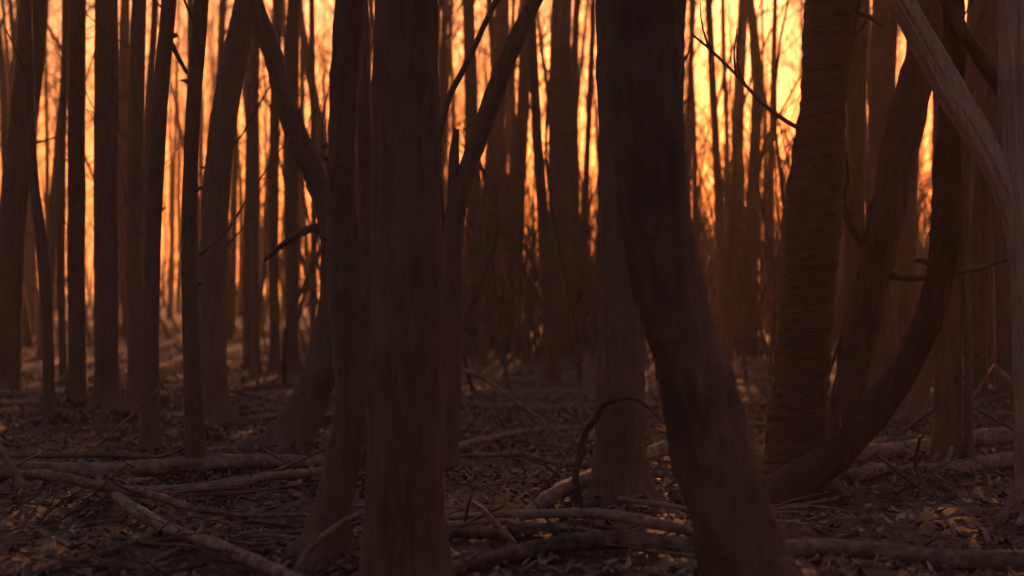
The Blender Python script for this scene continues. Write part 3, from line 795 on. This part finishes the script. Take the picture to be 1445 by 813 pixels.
BANDS = [(24, 38, 'bare trunk in the middle rank of the woods', 'trunks in the middle rank of the woods'),
         (38, 58, 'far bare trunk deep in the woods', 'trunks deep in the woods'),
         (58, 82, 'very distant bare trunk at the back of the woods', 'trunks at the back of the woods')]
def put_tree(x, d, k, label, group, sc):
    mt, mc, H = protos[k % len(protos)]
    root = bpy.data.objects.new('forest_tree', None); COL.objects.link(root)
    root.location = (x, d, float(gz(x, d))); root.empty_display_size = .3
    sz = rng.uniform(.85, 1.1)
    root.scale = (sc, sc, sz)
    root.rotation_euler = (rng.gauss(0, .02), rng.gauss(0, .02), rng.uniform(0, 6.28))
    size = 'pencil-thin' if sc < .8 else ('slim' if sc < 1.15 else 'stout')
    tag(root, label.replace('bare', size + ' bare'), 'tree', group)
    link('trunk', mt, root); link('crown', mc, root)
NB = [20, 60, 95]
for (d0, d1, lab, grp), nb in zip(BANDS, NB):
    cnt = 0; tries = 0
    while cnt < nb and tries < 4000:
        tries += 1
        d = rng.uniform(d0, d1); px = rng.uniform(-60, 1505)
        sc = rng.uniform(.65, 1.45) if d > 38 else rng.uniform(.5, 1.1)
        if not free(px, d, 0.23 * sc * F / d): continue
        put_tree((px - CX) / F * d, d, rng.randrange(8), lab, grp, sc); cnt += 1
for k in range(60):
    d = rng.uniform(22, 46); px = rng.uniform(640, 1300) if k % 3 == 1 else (rng.uniform(970, 1135) if k % 3 else rng.uniform(-30, 1480))
    mt, mc, H = sap[k % 6]
    x = (px - CX) / F * d
    root = bpy.data.objects.new('bare_sapling', None); COL.objects.link(root)
    root.location = (x, d, float(gz(x, d))); root.rotation_euler = (rng.gauss(0, .08), rng.gauss(0, .08), rng.uniform(0, 6.28))
    s_ = rng.uniform(.7, 1.15); root.scale = (s_, s_, s_)
    tag(root, 'twiggy bare sapling growing among the far trunks', 'sapling', 'saplings among the far trunks')
    link('trunk', mt, root); link('crown', mc, root)

# the farthest wood: too dense to count
def baked(name, proto_meshes, places, mat):
    cache = []
    for me in proto_meshes:
        v = np.empty(len(me.vertices) * 3); me.vertices.foreach_get('co', v)
        q = np.array([p.vertices[:] for p in me.polygons if len(p.vertices) == 4], np.int32)
        cache.append((v.reshape(-1, 3), q))
    vs, fs, n = [], [], 0
    for (k, x, y, z, s, a) in places:
        v, f = cache[k]
        ca, sa = math.cos(a) * s, math.sin(a) * s
        vs.append(np.stack([v[:, 0] * ca - v[:, 1] * sa + x, v[:, 0] * sa + v[:, 1] * ca + y, v[:, 2] * s + z], -1))
        fs.append(f + n); n += len(v)
    v, f = np.vstack(vs), np.vstack(fs)
    return poly_mesh(name, v, f, mat)

far_proto = []
for k in range(5):
    rg = random.Random(500 + k); H = rg.uniform(12, 16)
    c = np.array([[rg.gauss(0, .1), rg.gauss(0, .1), H * t - .2] for t in np.linspace(0, 1, 7)])
    r = np.linspace(.13, .02, 7)
    mb = MB(); mb.tube(c, r, 6); grow_crown(mb, rg, c, r, .3 * H, 9, 3.2, level=1)
    far_proto.append(mb.mesh('far_tree', M_TWIG))
pl = []
for k in range(430):
    d = rng.uniform(84, 150); x = rng.uniform(-.34, .36) * d
    if rng.random() < (.55 if x < -.05 * d else .25): continue
    pl.append((rng.randrange(5), x, d, 0, rng.uniform(.8, 1.15), rng.uniform(0, 6.28)))
me = baked('far_woodland', far_proto, pl, M_TWIG)
tag(link('far_woodland', me), 'dense distant wall of bare trees and branches', 'woodland', kind='stuff')

# the same woods going on to either side and behind
pl = []
rsd = random.Random(9)
while len(pl) < 150:
    x = rsd.uniform(-48, 48); y = rsd.uniform(-28, 80)
    if abs(x) < 0.34 * max(y, 0) + 3.2 or math.hypot(x, y) < 5: continue
    pl.append((rsd.randrange(5), x, y, 0, rsd.uniform(.8, 1.1), rsd.uniform(0, 6.28)))
tag(link('surrounding_woodland', baked('surrounding_woodland', far_proto, pl, M_TWIG)), 'bare woods continuing all around', 'woodland', kind='stuff')

brush = []
for k in range(8):
    rg = random.Random(700 + k); mb = MB()
    for j in range(7):
        a = rg.uniform(0, 6.28)
        limb(mb, rg, (rg.gauss(0, .5), rg.gauss(0, .5), -.05), np.array([math.cos(a) * .35, math.sin(a) * .35, 1.0]), rg.uniform(1.6, 3.4), .027, 2, up=.25, spread=.75)
    brush.append(mb.mesh('brush', M_TWIG))
pl = []
for k in range(760):
    d = math.sqrt(rng.uniform(30 ** 2, 115 ** 2)); t = rng.uniform(-.30, .32)
    dens = 0.10 if t < -.06 else (0.62 if .085 < t < .15 else 1.0)
    if rng.random() > dens: continue
    pl.append((rng.randrange(8), t * d, d, 0, rng.uniform(.6, 1.25) * (1 + d / 160), rng.uniform(0, 6.28)))
me = baked('undergrowth', brush, pl, M_TWIG)
tag(link('undergrowth', me), 'tangled leafless undergrowth filling the back of the woods', 'brush', kind='stuff')

# ------------------------------------------------------------------ evening haze
HAZE = 0.0014
if HAZE:
    mb = MB()
    X0, X1, Z0, Z1 = -720, 720, -1.6, 19.5
    v = [(x, y, z) for z in (Z0, Z1) for (x, y) in ((X0, X0), (X1, X0), (X1, X1), (X0, X1))]
    mb.add(v, [(3, 2, 1, 0), (4, 5, 6, 7), (0, 1, 5, 4), (1, 2, 6, 5), (2, 3, 7, 6), (3, 0, 4, 7)])
    m = bpy.data.materials.new('haze_air'); m.use_nodes = True
    t = m.node_tree; t.nodes.clear()
    out = t.nodes.new('ShaderNodeOutputMaterial')
    pv = t.nodes.new('ShaderNodeVolumePrincipled')
    pv.inputs['Color'].default_value = (0.96, 0.74, 0.58, 1)
    pv.inputs['Density'].default_value = HAZE
    pv.inputs['Anisotropy'].default_value = 0.3
    t.links.new(pv.outputs[0], out.inputs['Volume'])
    tag(link('haze', mb.mesh('haze', m, smooth=False)), 'thin evening haze between the trees', 'haze', kind='stuff')
